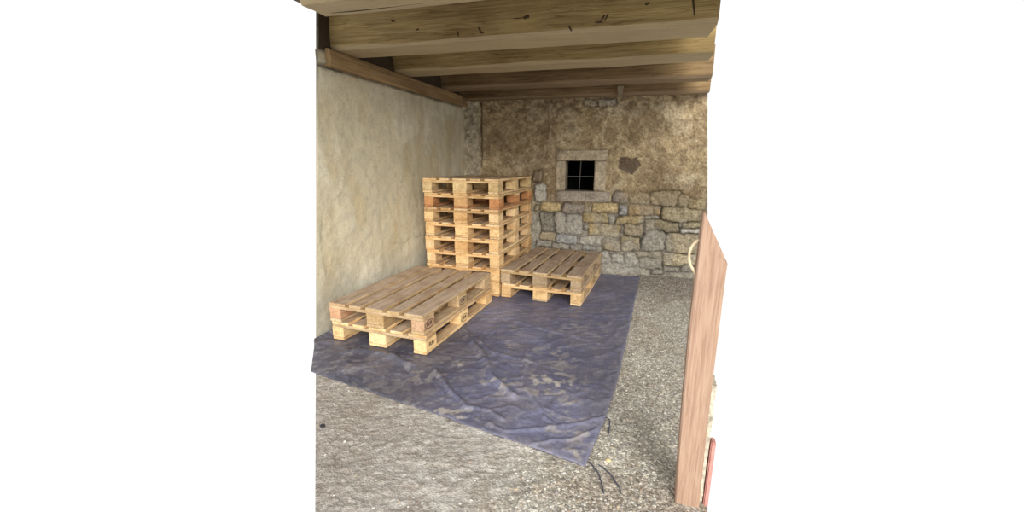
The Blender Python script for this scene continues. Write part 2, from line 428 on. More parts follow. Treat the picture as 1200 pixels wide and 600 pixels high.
# ---- unlit space behind the small window, its darkness put into the wall colour
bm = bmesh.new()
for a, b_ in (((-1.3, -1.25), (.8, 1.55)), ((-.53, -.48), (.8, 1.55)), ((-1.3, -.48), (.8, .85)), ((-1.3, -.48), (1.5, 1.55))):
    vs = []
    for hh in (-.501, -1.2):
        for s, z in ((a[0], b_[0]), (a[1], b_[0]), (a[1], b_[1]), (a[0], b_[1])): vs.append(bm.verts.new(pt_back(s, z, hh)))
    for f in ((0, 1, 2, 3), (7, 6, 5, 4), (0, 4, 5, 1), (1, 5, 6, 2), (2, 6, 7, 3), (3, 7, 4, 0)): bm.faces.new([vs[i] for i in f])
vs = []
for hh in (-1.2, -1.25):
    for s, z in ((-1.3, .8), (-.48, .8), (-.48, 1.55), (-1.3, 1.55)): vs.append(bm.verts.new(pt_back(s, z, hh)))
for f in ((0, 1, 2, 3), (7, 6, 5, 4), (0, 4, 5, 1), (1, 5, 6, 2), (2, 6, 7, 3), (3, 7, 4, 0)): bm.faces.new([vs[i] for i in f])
tag(link('wall_behind', bm_mesh(bm, 'wall_behind'), None, [M_UNLIT]), kind='structure')

# ---- window: four dressed stones round a splayed opening, two crossed iron bars
win = empty('window_1', pt_back(-.8885, .983)); tag(win, kind='structure')
win.rotation_euler = (0, 0, math.atan(.0905))
def dressed(name, x0, x1, z0, z1, h0, h1, tint, sub=True, splay=0, seed=0):
    """block in window space: x along wall, -y out into the room"""
    nx = max(3, int((x1 - x0) / .012)); nz = max(3, int((z1 - z0) / .012))
    bm = bmesh.new(); add_box(bm, x0, x1, -h1, -h0, z0, z1)
    bmesh.ops.bevel(bm, geom=bm.edges[:], offset=.006, segments=2, affect='EDGES')
    bmesh.ops.subdivide_edges(bm, edges=[e for e in bm.edges if e.calc_length() > .03], cuts=9, use_grid_fill=True)
    for v in bm.verts:
        n = fbm(v.co.x + seed, v.co.z, 14, 3, 4 + seed) - .5
        m_ = fbm(v.co.x * 1.0, v.co.z + seed, 50, 2, 9) - .5
        v.co.y -= .012 * n + .006 * m_
        v.co.x += .006 * (fbm(v.co.y, v.co.z, 12, 2, seed) - .5); v.co.z += .006 * (fbm(v.co.x, v.co.y, 9, 2, seed + 2) - .5)
        if splay and abs(v.co.x - (x1 if splay > 0 else x0)) < .012 and v.co.y > -.02: v.co.x += splay * (v.co.y + .02) / .3
    me = bm_mesh(bm, name, True)
    a = me.color_attributes.new('tint', 'FLOAT_COLOR', 'POINT')
    for i, v in enumerate(me.vertices):
        k = .6 + .8 * float(fbm(v.co.x + seed, v.co.z, 12, 4, 15 + seed))
        a.data[i].color = (tint[0] * k, tint[1] * k, tint[2] * k, 1)
    return link(name, me, win, [M_MASON])
c0 = -.8885
def wx_(s): return s - c0
dressed('lintel', wx_(-1.178), wx_(-.572), .360, .482, -.30, .014, (.56, .47, .33), seed=1)
dressed('jamb', wx_(-1.178), wx_(-1.062), .004, .354, -.30, .010, (.55, .46, .33), seed=2)
dressed('jamb', wx_(-.715), wx_(-.580), .004, .354, -.30, .012, (.60, .50, .36), seed=3)
dressed('window_sill', wx_(-1.160), wx_(-.520), -.128, -.002, -.30, .022, (.46, .40, .32), seed=4)
tube('bar', [(wx_(-.893), .085, -.004), (wx_(-.891), .085, .18), (wx_(-.886), .085, .358)], .0055, M_IRON, win)
tube('bar', [(wx_(-1.066), .080, .168), (wx_(-.89), .080, .170), (wx_(-.712), .080, .172)], .0065, M_IRON, win)

# ---- left wall: smooth cement plaster with stains, ends at the open front
def build_left_wall():
    zs = np.linspace(-.06, CEIL, 150); ny = 190
    Z, U = np.meshgrid(zs, np.linspace(0, 1, ny), indexing='ij')
    y0 = 2.205 + .135 * np.clip(Z, 0, 2.4)
    Y = y0 + (4.90 - y0) * U
    n1 = fbm(Y, Z, 3, 4, 60); n2 = fbm(Y, Z, 16, 4, 61); n3 = fbm(Y, Z, 55, 3, 62); n5 = fbm(Y, Z * .35, 7, 4, 66)
    base = np.array((.63, .57, .41)); pale = np.array((.72, .665, .51)); ocr = np.array((.55, .44, .25)); gr = np.array((.40, .40, .355))
    col = base + np.zeros(Z.shape + (1,))
    t = ss(.48, .7, n1)[..., None]; col = col * (1 - t) + pale * t
    t = (ss(.5, .72, n5) * .55)[..., None]; col = col * (1 - t) + ocr * t
    t = (ss(.55, .25, Z + .3 * (n1 - .5)) * .55)[..., None]; col = col * (1 - t) + gr * t  # greyer towards the foot: pallet shade put into the plaster colour
    t = (ss(.56, .66, n2) * .18)[..., None]; col = col * (1 - t) + gr * .8 * t
    pit = ss(.73, .78, n3)[..., None] * .35; col = col * (1 - pit) + np.array((.3, .26, .18)) * pit
    # hairline cracks
    for P in ([(3.2, .55), (3.35, .52), (3.5, .56), (3.7, .55)], [(2.5, 1.0), (2.6, 1.06), (2.7, 1.02)], [(2.35, .45), (2.33, .7), (2.38, .95)]):
        d = seg_dist(Y + .03 * (n2 - .5), Z + .04 * (n1 - .5), P); c = np.exp(-(d / .006) ** 2)[..., None] * .4; col = col * (1 - c) + np.array((.2, .16, .1)) * c
    st = ss(.52, .75, fbm(Y * 1.0, Z * .12, 18, 3, 210)) * .22
    col = col * (1 - st[..., None]) + np.array((.40, .35, .25)) * st[..., None]
    h = .020 * (n1 - .5) + .008 * (n2 - .5) + .004 * (n3 - .5)
    edge = ss(1.955, 1.975, Z + .02 * (n2 - .5)) * ss(2.0, 1.98, Z)          # broken plaster edge under the wall plate
    h = h - .02 * edge; col = col * (1 - .75 * edge[..., None])
    lin = ss(2.06, 2.08, Z)[..., None]; col = col * (1 - lin) + np.array((.07, .05, .03)) * lin      # dark void between the beam ends, its shade painted into the colour
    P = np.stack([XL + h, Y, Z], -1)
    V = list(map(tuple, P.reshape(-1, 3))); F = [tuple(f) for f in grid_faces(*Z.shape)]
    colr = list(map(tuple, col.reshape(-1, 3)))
    b = len(V)      # body of the wall, its front end splayed back
    for (x, dy) in ((XL - .03, 0), (XL - .40, .42)):
        for y, z in ((2.215 + dy, -.06), (5.5, -.06), (5.5, CEIL), (2.53 + dy, CEIL)):
            V.append((x, y, z)); colr.append((.5, .45, .35))
    for f in ((3, 2, 1, 0), (4, 5, 6, 7), (0, 1, 5, 4), (1, 2, 6, 5), (2, 3, 7, 6), (3, 0, 4, 7)): F.append(tuple(b + i for i in f))
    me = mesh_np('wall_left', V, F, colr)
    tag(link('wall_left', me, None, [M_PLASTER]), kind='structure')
build_left_wall()

# ---- floor
PADS = []        # pallet footprints (cx, cy, rot)
def fl_xl(y): return np.where(y < 2.27, -1.128 - (y - .972) * .985, -2.42)
def fl_xr(y): return .284 + (y - 1.478) * .1005
def tarp_front(x):
    return np.interp(x, [-2.4, -1.933, -.963, -.2, -.1], [1.86, 1.797, 1.676, 1.568, 1.55])
def tarp_right(y):
    return np.interp(y, [1.5, 1.57, 1.95, 2.313, 3.3, 4.95], [-.215, -.2, -.158, -.137, -.118, -.105])
def floor_h(X, Y):
    under = ss(.0, .05, Y - tarp_front(X)) * ss(.0, .05, tarp_right(Y) - X)
    n = fbm(X * 1.0 + Y * .6, Y * 1.7 - X * .9, 5, 5, 80); rip = 1 - np.abs(2 * fbm(X * .5 + Y * .9, Y * 1.6 - X * 1.1, 13, 4, 83) - 1)
    fine = fbm(X, Y, 45, 3, 87)
    left = ss(-.2, -.7, X)
    h = -.012 + .012 * (n - .5) + (.005 * rip ** 5) * (.3 + .7 * left) + .006 * (fine - .5)
    return h * (1 - under) + (-.030) * under
def build_floor():
    ys = np.concatenate([np.linspace(.6, 2.2, 300), np.linspace(2.21, 5.12, 170)])
    Y, U = np.meshgrid(ys, np.linspace(0, 1, 260), indexing='ij')
    a = fl_xl(Y); b = fl_xr(Y); X = a + (b - a) * U
    Yk = Y
    Z = floor_h(X, Yk)
    n1 = fbm(X, Y, 3.2, 4, 90); n2 = fbm(X * .8 + Y * .6, Y - X * .7, 22, 5, 91); n3 = fbm(X, Y, 70, 3, 92)
    earth = np.array((.46, .425, .385)); grav = np.array((.52, .495, .445)); brown = np.array((.33, .27, .215)); pale = np.array((.60, .575, .53))
    t = ss(-.75, -.25, X + .5 * (n1 - .5))[..., None]
    col = earth * (1 - t) + grav * t
    t = (ss(.50, .70, n1) * .5)[..., None]; col = col * (1 - t) + brown * t
    t = (ss(.46, .30, n2) * .4)[..., None]; col = col * (1 - t) + brown * .8 * t
    t = (ss(.52, .75, n2) * .6)[..., None]; col = col * (1 - t) + pale * t
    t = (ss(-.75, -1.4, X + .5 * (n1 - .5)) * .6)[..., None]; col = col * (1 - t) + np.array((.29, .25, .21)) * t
    t = (ss(4.0, 4.6, Y + .4 * (n1 - .5)) * .6)[..., None]; col = col * (1 - t) + np.array((.17, .14, .115)) * t  # shading near the back wall, painted into the floor colour
    t = (ss(.6, .8, n3) * .4)[..., None]; col = col * (1 - t) + pale * 1.2 * t
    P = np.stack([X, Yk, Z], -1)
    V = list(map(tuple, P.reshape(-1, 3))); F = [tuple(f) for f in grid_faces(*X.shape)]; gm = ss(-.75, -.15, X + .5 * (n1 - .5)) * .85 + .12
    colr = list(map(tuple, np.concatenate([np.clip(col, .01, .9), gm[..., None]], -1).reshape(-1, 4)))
    bse = len(V)
    poly = [(-.77, .6), (.18, .6), (.62, 5.1), (-2.40, 5.1), (-2.40, 2.29)]
    for z in (-.06, -.2):
        for x, y in poly: V.append((x, y, z)); pass
    k = len(poly)
    Fs = [f for f in F]
    me = mesh_np('floor', V[:bse], Fs, colr[:bse])
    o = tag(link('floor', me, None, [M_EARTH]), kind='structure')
    slab = prism(poly, -.2, -.06, 'trim_1')
    tag(link('trim_1', slab, None, [simple('subsoil', (.2, .17, .14))]), kind='structure')
build_floor()
# unseen yard ground, added behind and under the camera to cut light from below
tag(link('trim_2', prism([(-4.5, -1.72), (-1.03, -.43 + .1), (-.76, .6), (.18, .6), (1.0, .9), (4.5, 2.1), (4.5, -6), (-4.5, -6)], -.3, -.03, 'trim_2'), None, [simple('added_yard_gravel', (.36, .34, .30), .95, 0, .3, 40)]), kind='structure')

# ---- loose gravel
def build_gravel():
    rs = np.random.RandomState(3)
    n = 26000
    Y = .9 + 4.1 * rs.rand(n) ** 1.35; X = np.empty(n)
    a = fl_xl(Y) + .02; b = fl_xr(Y) - .015
    X = a + (b - a) * rs.rand(n)
    dens = np.where(X > tarp_right(Y) - .02, 1.0, ss(-.7, -.1, X) * .6 + .03)
    dens = dens * (.35 + .9 * (fbm(X, Y, 6, 3, 95) > .42))
    ok = (rs.rand(n) < dens) & ~((Y > tarp_front(X) - .012) & (X < tarp_right(Y) + .012))
    ok &= ~((X > .10) & (Y > 1.42) & (Y < 1.66)) & ~((X > -.22) & (X < -.01) & (Y > 1.42) & (Y < 1.62)) & ~((X > -.22) & (X < -.10) & (Y > 1.79) & (Y < 2.0))
    X, Y = X[ok], Y[ok]; n = len(X)
    t = (1 + 5 ** .5) / 2
    ico = np.array([(-1, t, 0), (1, t, 0), (-1, -t, 0), (1, -t, 0), (0, -1, t), (0, 1, t), (0, -1, -t), (0, 1, -t), (t, 0, -1), (t, 0, 1), (-t, 0, -1), (-t, 0, 1)], float)
    ico /= np.linalg.norm(ico[0])
    fc = np.array([(0, 11, 5), (0, 5, 1), (0, 1, 7), (0, 7, 10), (0, 10, 11), (1, 5, 9), (5, 11, 4), (11, 10, 2), (10, 7, 6), (7, 1, 8), (3, 9, 4), (3, 4, 2), (3, 2, 6), (3, 6, 8), (3, 8, 9), (4, 9, 5), (2, 4, 11), (6, 2, 10), (8, 6, 7), (9, 8, 1)])
    r = .0028 + .0042 * rs.rand(n) ** 2.2
    sc = r[:, None] * np.stack([.9 + .7 * rs.rand(n), .7 + .5 * rs.rand(n), .5 + .3 * rs.rand(n)], 1)
    an = rs.rand(n) * 6.28
    B = ico[None] * sc[:, None, :] * (1 + .18 * (rs.rand(n, 12, 1) - .5))
    x = B[..., 0] * np.cos(an)[:, None] - B[..., 1] * np.sin(an)[:, None]; y = B[..., 0] * np.sin(an)[:, None] + B[..., 1] * np.cos(an)[:, None]
    z = B[..., 2] + (floor_h(X, Y) + sc[:, 2] * .45)[:, None]
    V = np.stack([x + X[:, None], y + Y[:, None], z], -1).reshape(-1, 3)
    F = (fc[None] + 12 * np.arange(n)[:, None, None]).reshape(-1, 3)
    pal = np.array([(.42, .40, .36), (.55, .53, .48), (.30, .28, .26), (.46, .38, .27), (.70, .68, .63), (.38, .30, .23)])
    c = pal[rs.choice(6, n, p=[.3, .22, .2, .12, .08, .08])] * (.8 + .4 * rs.rand(n, 1))
    me = mesh_np('gravel', V, F, np.repeat(c, 12, 0), smooth=False)
    tag(link('gravel', me, None, [M_PEBBLE]), 'loose grey and beige gravel strewn over the floor beside the blue sheet', 'gravel', kind='stuff')
build_gravel()

# ------------------------------------------------------------------ ceiling
tag(link('ceiling', prism([(-2.45, .9), (1.9, .9), (1.9, 3.5), (.22, 3.05), (.40, 5.15), (-2.45, 5.05)], CEIL, CEIL + .05, 'ceiling'), None, [M_BOARD]), kind='structure')  # front and right parts unseen, extended to block sky light

def timber(name, a, b, wa, wb, z0, z1, mat, seed, label, wav=.008, chamfer=.018):
    """a hewn timber from a to b (plan points of its rear lower edge at the ends); wa, wb are its widths towards the camera"""
    n = 46
    A = Vector((*a, 0)); B = Vector((*b, 0)); d = (B - A); L = d.length; d.normalize(); nrm = Vector((d.y, -d.x, 0))
    loc = (A + B) / 2
    V = []; F = []
    for i in range(n):
        t = i / (n - 1); s = t * L - L / 2; w = wa + (wb - wa) * t
        c = chamfer * (.6 + .9 * float(fbm(s, seed, 2.5, 3, seed)))
        def j(k): return wav * 2 * (float(fbm(s, k * 3.3, 1.6, 4, seed + k)) - .5)
        ring = [(0 + j(1), z0 + c + j(2)), (c * .8 + j(1), z0 + j(3)), (w / 2, z0 + j(3)), (w - c + j(4), z0 + j(5)), (w + j(4), z0 + c + j(6)), (w + j(7), (z0 + z1) / 2), (w + j(8) - .01, z1), (w / 2, z1), (0.01, z1), (j(9), (z0 + z1) / 2)]
        for q, z in ring: V.append((s, -q, z - z0))
    m_ = len(ring)
    for i in range(n - 1):
        for k in range(m_): F.append((i * m_ + k, i * m_ + (k + 1) % m_, (i + 1) * m_ + (k + 1) % m_, (i + 1) * m_ + k))
    me = bpy.data.meshes.new(name); me.from_pydata(V, [], F + [tuple(range(m_))[::-1], tuple((n - 1) * m_ + k for k in range(m_))])
    bm = bmesh.new(); bm.from_mesh(me); bmesh.ops.recalc_face_normals(bm, faces=bm.faces); bm.to_mesh(me); bm.free()
    o = link(name, me, None, [mat]); o.location = (loc.x, loc.y, z0); o.rotation_euler = (0, 0, math.atan2(d.y, d.x))
    return tag(o, label, 'beam', 'ceiling beams running across the shed')
Z0 = 2.10
b0 = timber('ceiling_beam', (-1.84, 2.052), (-.30, 2.165), .215, .26, Z0, CEIL, M_BEAM, 1, 'nearest timber ceiling beam, cut off by the top left corner of the view')
b1 = timber('ceiling_beam', (-2.36, 2.866), (.230, 3.131), .26, .30, Z0, CEIL, M_BEAM, 2, 'broad yellowish timber ceiling beam with knots and nails in its face, second from the front', .006, .022)
b2 = timber('ceiling_beam', (-2.36, 3.605), (.300, 3.822), .24, .245, Z0, CEIL, M_BEAM, 3, 'timber ceiling beam third from the front, between the broad knotty one and the darker one')
b3 = timber('ceiling_beam', (-2.36, 4.452), (.388, 4.660), .21, .235, Z0, CEIL, M_BEAM2, 4, 'darker brown timber ceiling beam fourth from the front, just before the back wall')
b4 = timber('ceiling_beam', (-2.36, 4.83), (.430, 5.082), .15, .15, 2.045, CEIL - .04, M_BEAM2, 5, 'darkest timber ceiling beam lying against the top of the rubble back wall')
# knots, cracks and nails in the broad beam
def sliver(parent, name, px, pz, L, w, ang, mat, out=.0035, yy=None):
    bm = bmesh.new(); bmesh.ops.create_icosphere(bm, subdivisions=2, radius=1)
    bmesh.ops.scale(bm, vec=(L / 2, out, w / 2), verts=bm.verts)
    for v in bm.verts: v.co.z += .25 * w * math.sin(v.co.x * 6 / L)
    bmesh.ops.rotate(bm, cent=(0, 0, 0), matrix=Matrix.Rotation(ang, 3, 'Y'), verts=bm.verts)
    o = link(name, bm_mesh(bm, name, True), parent, [mat]); o.location = (px, yy, pz)
    return o
for px, pz, L, w, an in ((-.306, .047, .045, .009, 1.45), (-.15, .056, .05, .010, 1.3), (-.135, .040, .032, .008, .2), (.165, .113, .040, .028, .3), (.13, .108, .12, .005, .05),
                         (.446, .028, .042, .010, 1.2), (.623, .050, .055, .008, .15), (.642, .068, .060, .010, -.9), (.665, .072, .05, .008, -1.0), (1.158, .105, .13, .012, 1.45), (-.784, .157, .03, .012, .4), (-.60, .09, .022, .012, 0), (.9, .13, .025, .014, .2)):
    yy = -(.28 + .04 * px / 2.6 - .002)
    sliver(b1, 'knot', px, pz, L, w, an, M_DIRT, out=.010, yy=yy)
sliver(b0, 'crack', -.38, .001, .70, .010, .0, M_DIRT, out=.0035, yy=-.055)
# timber wall plate along the left wall, the beams rest on it
def wall_plate():
    n = 50; V = []; F = []
    for i in range(n):
        y = 2.545 + (4.84 - 2.545) * i / (n - 1)
        j = lambda k: .012 * (float(fbm(y, k * 2.7, 2.5, 4, 30 + k)) - .5)
        lean = .0
        ring = [(-2.42, 1.985), (-2.30 + j(1) + lean, 1.978 + j(2)), (-2.285 + j(3), 1.990 + j(4)), (-2.282 + j(5), 2.04), (-2.290 + j(6), 2.088 + j(7)), (-2.30, 2.0975), (-2.42, 2.0975)]
        for x, z in ring: V.append((x + 2.35, y - 3.6, z - 1.98))
    m_ = 7
    for i in range(n - 1):
        for k in range(m_): F.append((i * m_ + k, i * m_ + (k + 1) % m_, (i + 1) * m_ + (k + 1) % m_, (i + 1) * m_ + k))
    me = bpy.data.meshes.new('wall_plate'); me.from_pydata(V, [], F + [tuple(range(m_)), tuple((n - 1) * m_ + k for k in range(m_))[::-1]])
    bm = bmesh.new(); bm.from_mesh(me); bmesh.ops.recalc_face_normals(bm, faces=bm.faces); bm.to_mesh(me); bm.free()
    o = link('wall_plate', me, None, [M_PLATE]); o.location = (-2.35, 3.6, 1.98)
    tag(o, 'long brown timber plate lying along the top of the pale left wall', 'beam')
wall_plate()
# short wooden wedge under the last beam and the stub beside it
bm = bmesh.new()
vs = add_box(bm, -.034, .034, -.05, .05, 0, .105)
for v in bm.verts:
    if v.co.z < .01: v.co.x *= .62; v.co.y += .01
bmesh.ops.bevel(bm, geom=bm.edges[:], offset=.006, segments=2, affect='EDGES')
o = link('wooden_wedge', bm_mesh(bm, 'wooden_wedge'), None, [M_WEDGE]); o.location = (-.455, 4.80, 2.018); o.rotation_euler = (0, 0, .09)
tag(o, 'short wooden block jammed upright under the beams above the small window', 'block')

# ------------------------------------------------------------------ blue ground sheet
GRP = dict(left=(-2.2149, 2.2457, 0.0), right=(-1.382, 3.6271, -.0214), tall=(-2.200, 3.5853, .028))
def in_pad(X, Y):
    mval = np.zeros(X.shape)
    for gx, gy, gr in GRP.values():
        c, s = math.cos(gr), math.sin(gr); lx = (X - gx) * c + (Y - gy) * s; ly = -(X - gx) * s + (Y - gy) * c
        d = np.maximum(np.maximum(-lx, lx - .8), np.maximum(-ly, ly - 1.2))
        mval = np.maximum(mval, ss(.05, .0, d))
    return mval
def build_tarp():
    ys = np.linspace(0, 1, 420); xs = np.linspace(0, 1, 270)
    V_, U_ = np.meshgrid(ys, xs, indexing='ij')
    x0 = -2.305
    X = x0 + (-.2 - x0) * U_
    Y = tarp_front(X) + (4.965 + .09 * X * .9 - tarp_front(X)) * V_
    x0 = np.maximum(-2.305, fl_xl(np.minimum(Y, 2.15)) + .01 * (fbm(Y, Y * .3, 8, 2, 97) - .5))
    X = x0 + (tarp_right(Y) - x0) * U_
    Y = tarp_front(X) + (4.93 + .0905 * X - tarp_front(X)) * V_
    Y = Y + .006 * (fbm(X, Y, 9, 3, 99) - .5) * ss(.05, 0, V_)
    X = X + .010 * (fbm(X, Y, 7, 3, 98) - .5) * ss(.95, 1, U_)
    n1 = fbm(X, Y, 2.5, 4, 100)
    wx = X + .16 * (fbm(X, Y, 3, 3, 101) - .5); wy = Y + .16 * (fbm(X, Y, 3, 3, 103) - .5)
    r1 = (1 - np.abs(2 * fbm(wx * .9 + wy * .5, wy * 1.1 - wx * .8, 5, 3, 105) - 1)) ** 8
    r2 = (1 - np.abs(2 * fbm(wx * 1.2, wy * 1.2, 9, 3, 108) - 1)) ** 5
    n2 = fbm(X, Y, 12, 4, 110); n3 = fbm(X, Y, 40, 3, 112)
    r3 = (1 - np.abs(2 * fbm(wx * .6 + wy * 1.1, wy * 2.4 - wx * .5, 8, 4, 150) - 1)) ** 9
    h = .006 * r1 + .004 * r2 + .002 * r3 + .010 * (n1 - .35) + .004 * (n2 - .5) + .002 * (n3 - .5)
    def fold(P, a, w):
        d = seg_dist(X + .03 * (n1 - .5) + .012 * (n2 - .5), Y + .03 * (fbm(X, Y, 6, 2, 120) - .5), P)
        return a * np.exp(-(d / w) ** 2)
    h = h + fold([(-1.36, 2.71), (-1.11, 2.45), (-.89, 2.15), (-.68, 1.97)], .024, .022)
    h = h + fold([(-1.40, 2.75), (-1.2, 2.62), (-.99, 2.42)], .012, .014)
    h = h + fold([(-.75, 2.44), (-.70, 2.2), (-.63, 2.08), (-.45, 1.84), (-.40, 1.80)], .010, .011)
    h = h + fold([(-.71, 1.71), (-.62, 1.67), (-.51, 1.72), (-.33, 1.81), (-.15, 1.97)], .008, .011)
    h = h + fold([(-.45, 1.626), (-.29, 1.71), (-.155, 1.87)], .007, .009)
    h = h + fold([(-1.05, 3.06), (-.7, 2.95), (-.32, 2.86)], .010, .014)
    h = h + fold([(-1.25, 2.09), (-1.02, 1.89), (-.90, 1.80)], .013, .015)
    h = h + fold([(-1.02, 2.45), (-.69, 2.41)], .009, .016)
    h = h + fold([(-1.96, 2.10), (-1.87, 2.17), (-1.6, 2.15), (-1.45, 2.10)], .016, .03)
    h = h + fold([(-1.8, 1.85), (-1.7, 2.0), (-1.62, 2.15)], .012, .022)
    h = h + fold([(-.9, 1.78), (-.75, 1.80), (-.66, 1.76)], .010, .012)
    h = h + fold([(-2.3, 2.05), (-2.2, 2.2), (-2.17, 2.3)], .02, .03)
    pad = in_pad(X, Y)
    edge = ss(0, .012, np.minimum(V_ * 3.1, (1 - U_) * 2.1)) 
    Z = (h - .006) * (1 - pad) - .004 * pad
    Z = Z * (.35 + .65 * edge) - .006 * (1 - edge)
    Z = Z + ss(-2.245, -2.305, X) * (.03 + .05 * fbm(Y, X, 3, 2, 130))          # turned up against the wall
    Z = np.maximum(Z, floor_h(X, Y) + .004)
    Z = np.where(pad > .5, np.minimum(Z, -.002), Z)
    blue = np.array((.120, .123, .190)); deep = np.array((.052, .051, .066)); dust = np.array((.45, .41, .37)); lb = np.array((.215, .22, .32))
    col = blue + np.zeros(X.shape + (1,))
    t = (ss(.45, .65, n1) * .6)[..., None]; col = col * (1 - t) + lb * t
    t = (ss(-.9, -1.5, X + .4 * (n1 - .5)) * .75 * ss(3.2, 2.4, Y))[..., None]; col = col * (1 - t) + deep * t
    dn = ss(.52, .64, fbm(wx * 1.1 + wy * .5, wy * 1.5 - wx * .9, 17, 5, 140))
    g = .16 + .0 * X
    for cx, cy, rx, ry, a in ((-.50, 2.18, .18, .2, 1.), (-.80, 2.05, .16, .12, .7), (-.35, 2.0, .12, .2, .6), (-1.12, 2.25, .08, .12, .6), (-.85, 2.6, .25, .12, .4), (-.3, 1.75, .2, .08, .6),
                              (-.95, 1.72, .2, .06, .9), (-.62, 2.5, .3, .2, .45), (-.45, 3.1, .3, .3, .3), (-1.3, 2.0, .3, .15, .35), (-.26, 1.62, .08, .06, .8), (-1.9, 1.9, .3, .1, .3)):
        g = np.maximum(g, a * np.exp(-(((X - cx) / rx) ** 2 + ((Y - cy) / ry) ** 2)))
    t = (dn * g)[..., None]; col = col * (1 - t) + dust * t
    t = (ss(.35, .65, fbm(X, Y, 6, 4, 145)) * .22)[..., None]; col = col * (1 - t) + np.array((.22, .195, .19)) * t
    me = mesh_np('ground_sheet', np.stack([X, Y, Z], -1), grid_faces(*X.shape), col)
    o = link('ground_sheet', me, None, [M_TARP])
    md = o.modifiers.new('thickness', 'SOLIDIFY'); md.thickness = .003; md.offset = -1
    tag(o, 'crumpled dark blue ground sheet dusted with dirt, lying under all the pallets', 'tarp')
build_tarp()

# ------------------------------------------------------------------ pallets
def plank(name, w, L, t, seed, nails=()):
    """plank with length along Y, lying on z = 0, centred in x and y"""
    rs = random.Random(seed)
    bm = bmesh.new(); add_box(bm, -w / 2, w / 2, -L / 2, L / 2, 0, t)
    long_e = [e for e in bm.edges if abs(e.verts[0].co.y - e.verts[1].co.y) > L * .5]
    bmesh.ops.subdivide_edges(bm, edges=long_e, cuts=max(2, int(L / .12)), use_grid_fill=True)
    bmesh.ops.bevel(bm, geom=[e for e in bm.edges if e.is_manifold and e.calc_face_angle(0) > 1.2], offset=.0025, segments=1, affect='EDGES')
    ph = rs.random() * 6
    for v in bm.verts:
        v.co.x += .0016 * math.sin(v.co.y * 5 + ph) + rs.uniform(-.0006, .0006)
        if v.co.z > t * .5: v.co.z += .0006 * math.sin(v.co.y * 9 + ph) - .0004
    for (nx, ny) in nails:
        r = .0045
        c = [bm.verts.new((nx + r * math.cos(a * math.pi / 3), ny + r * math.sin(a * math.pi / 3), t + .0006)) for a in range(6)]
        f = bm.faces.new(c); f.material_index = 1
    me = bpy.data.meshes.new(name); bmesh.ops.recalc_face_normals(bm, faces=[f for f in bm.faces if f.material_index == 0]); bm.to_mesh(me); bm.free()
    me.materials.append(M_WOOD); me.materials.append(M_NAIL)
    return me
def block_mesh(w, l, h, seed):
    rs = random.Random(seed)
    bm = bmesh.new(); add_box(bm, -w / 2, w / 2, -l / 2, l / 2, 0, h)
    bmesh.ops.bevel(bm, geom=bm.edges[:], offset=.003, segments=1, affect='EDGES')
    for v in bm.verts: v.co.x += rs.uniform(-.0008, .0008); v.co.y += rs.uniform(-.0008, .0008)
    me = bpy.data.meshes.new('block'); bm.to_mesh(me); bm.free(); me.materials.append(M_WOOD)
    return me
NS = lambda w: [(sx * w * .28, sy * .5275 + dy) for sx in (-1, 1) for sy in (-1, 0, 1) for dy in (-.03, .03)]
ME = {}
for v in range(3):
    ME['wide', v] = plank('top_board', .145, 1.2, .022, v, NS(.145))
    ME['narrow', v] = plank('top_board', .100, 1.2, .022, 10 + v, NS(.100))
    ME['cross', v] = plank('stringer_board', .145, .8, .022, 20 + v)
    ME['blk', v] = block_mesh(.100, .145, .078, v); ME['mid', v] = block_mesh(.145, .145, .078, 5 + v)
    ME['bw', v] = plank('bottom_board', .145, 1.2, .022, 30 + v); ME['bn', v] = plank('bottom_board', .100, 1.2, .022, 40 + v)
FRESH = [(.82, .58, .30), (.78, .52, .26), (.86, .64, .37), (.74, .47, .22), (.82, .60, .34)]
AGED = [(.56, .42, .26), (.50, .37, .22), (.60, .46, .29), (.53, .38, .20)]
rp = random.Random(21)
def pallet(loc, rz, label, group, pal, weather, tints=None):
    """loc is the front left lower corner; children sit in a 0.8 x 1.2 x 0.144 pallet"""
    t = empty('pallet', loc, rz); tag(t, label, 'pallet', group)
    def part(name, me, x, y, z, rot=0, tint=None, al=None):
        o = bpy.data.objects.new(name, me); COL.objects.link(o); o.parent = t
        o.location = (x, y, z); o.rotation_euler = (0, 0, rot)
        c = tint or rp.choice(pal); k = rp.uniform(.9, 1.1)
        o.color = (c[0] * k, c[1] * k, c[2] * k, weather if al is None else al)
        return o
    tn = tints or {}
    xs = [(.0725, 'wide'), (.2365, 'narrow'), (.400, 'wide'), (.5635, 'narrow'), (.7275, 'wide')]
    for x, k in xs: part('top_board', ME[k, rp.randrange(3)], x + rp.uniform(-.004, .004), .6 + rp.uniform(-.003, .003), .122, rp.uniform(-.0025, .0025))
    for y in (.0725, .6, 1.1275): part('stringer_board', ME['cross', rp.randrange(3)], .4, y, .100, math.pi / 2, tn.get('cross'), 0)
    B = {}
    for ix, (x, k) in enumerate(((.05, 'blk'), (.4, 'mid'), (.75, 'blk'))):
        for iy, y in enumerate((.0725, .6, 1.1275)):
            B[ix, iy] = part('block', ME[k, rp.randrange(3)], x + rp.uniform(-.002, .002), y + rp.uniform(-.002, .002), .022, 0, tn.get(('b', ix, iy)) or tn.get('block'), 0)
    for x, k in ((.05, 'bn'), (.4, 'bw'), (.75, 'bn')): part('bottom_board', ME[k, rp.randrange(3)], x, .6, 0, 0, tn.get('bottom'), weather * .6)
    return t, B
def at(g, n, dx=0, dy=0, dr=0):
    x, y, r = GRP[g]
    return (x + dx * math.cos(r) - dy * math.sin(r), y + dy * math.cos(r) + dx * math.sin(r), .1448 * n), r + dr
ORANGE = (.60, .30, .13); RED = (.52, .26, .12); GREYW = (.42, .33, .23)
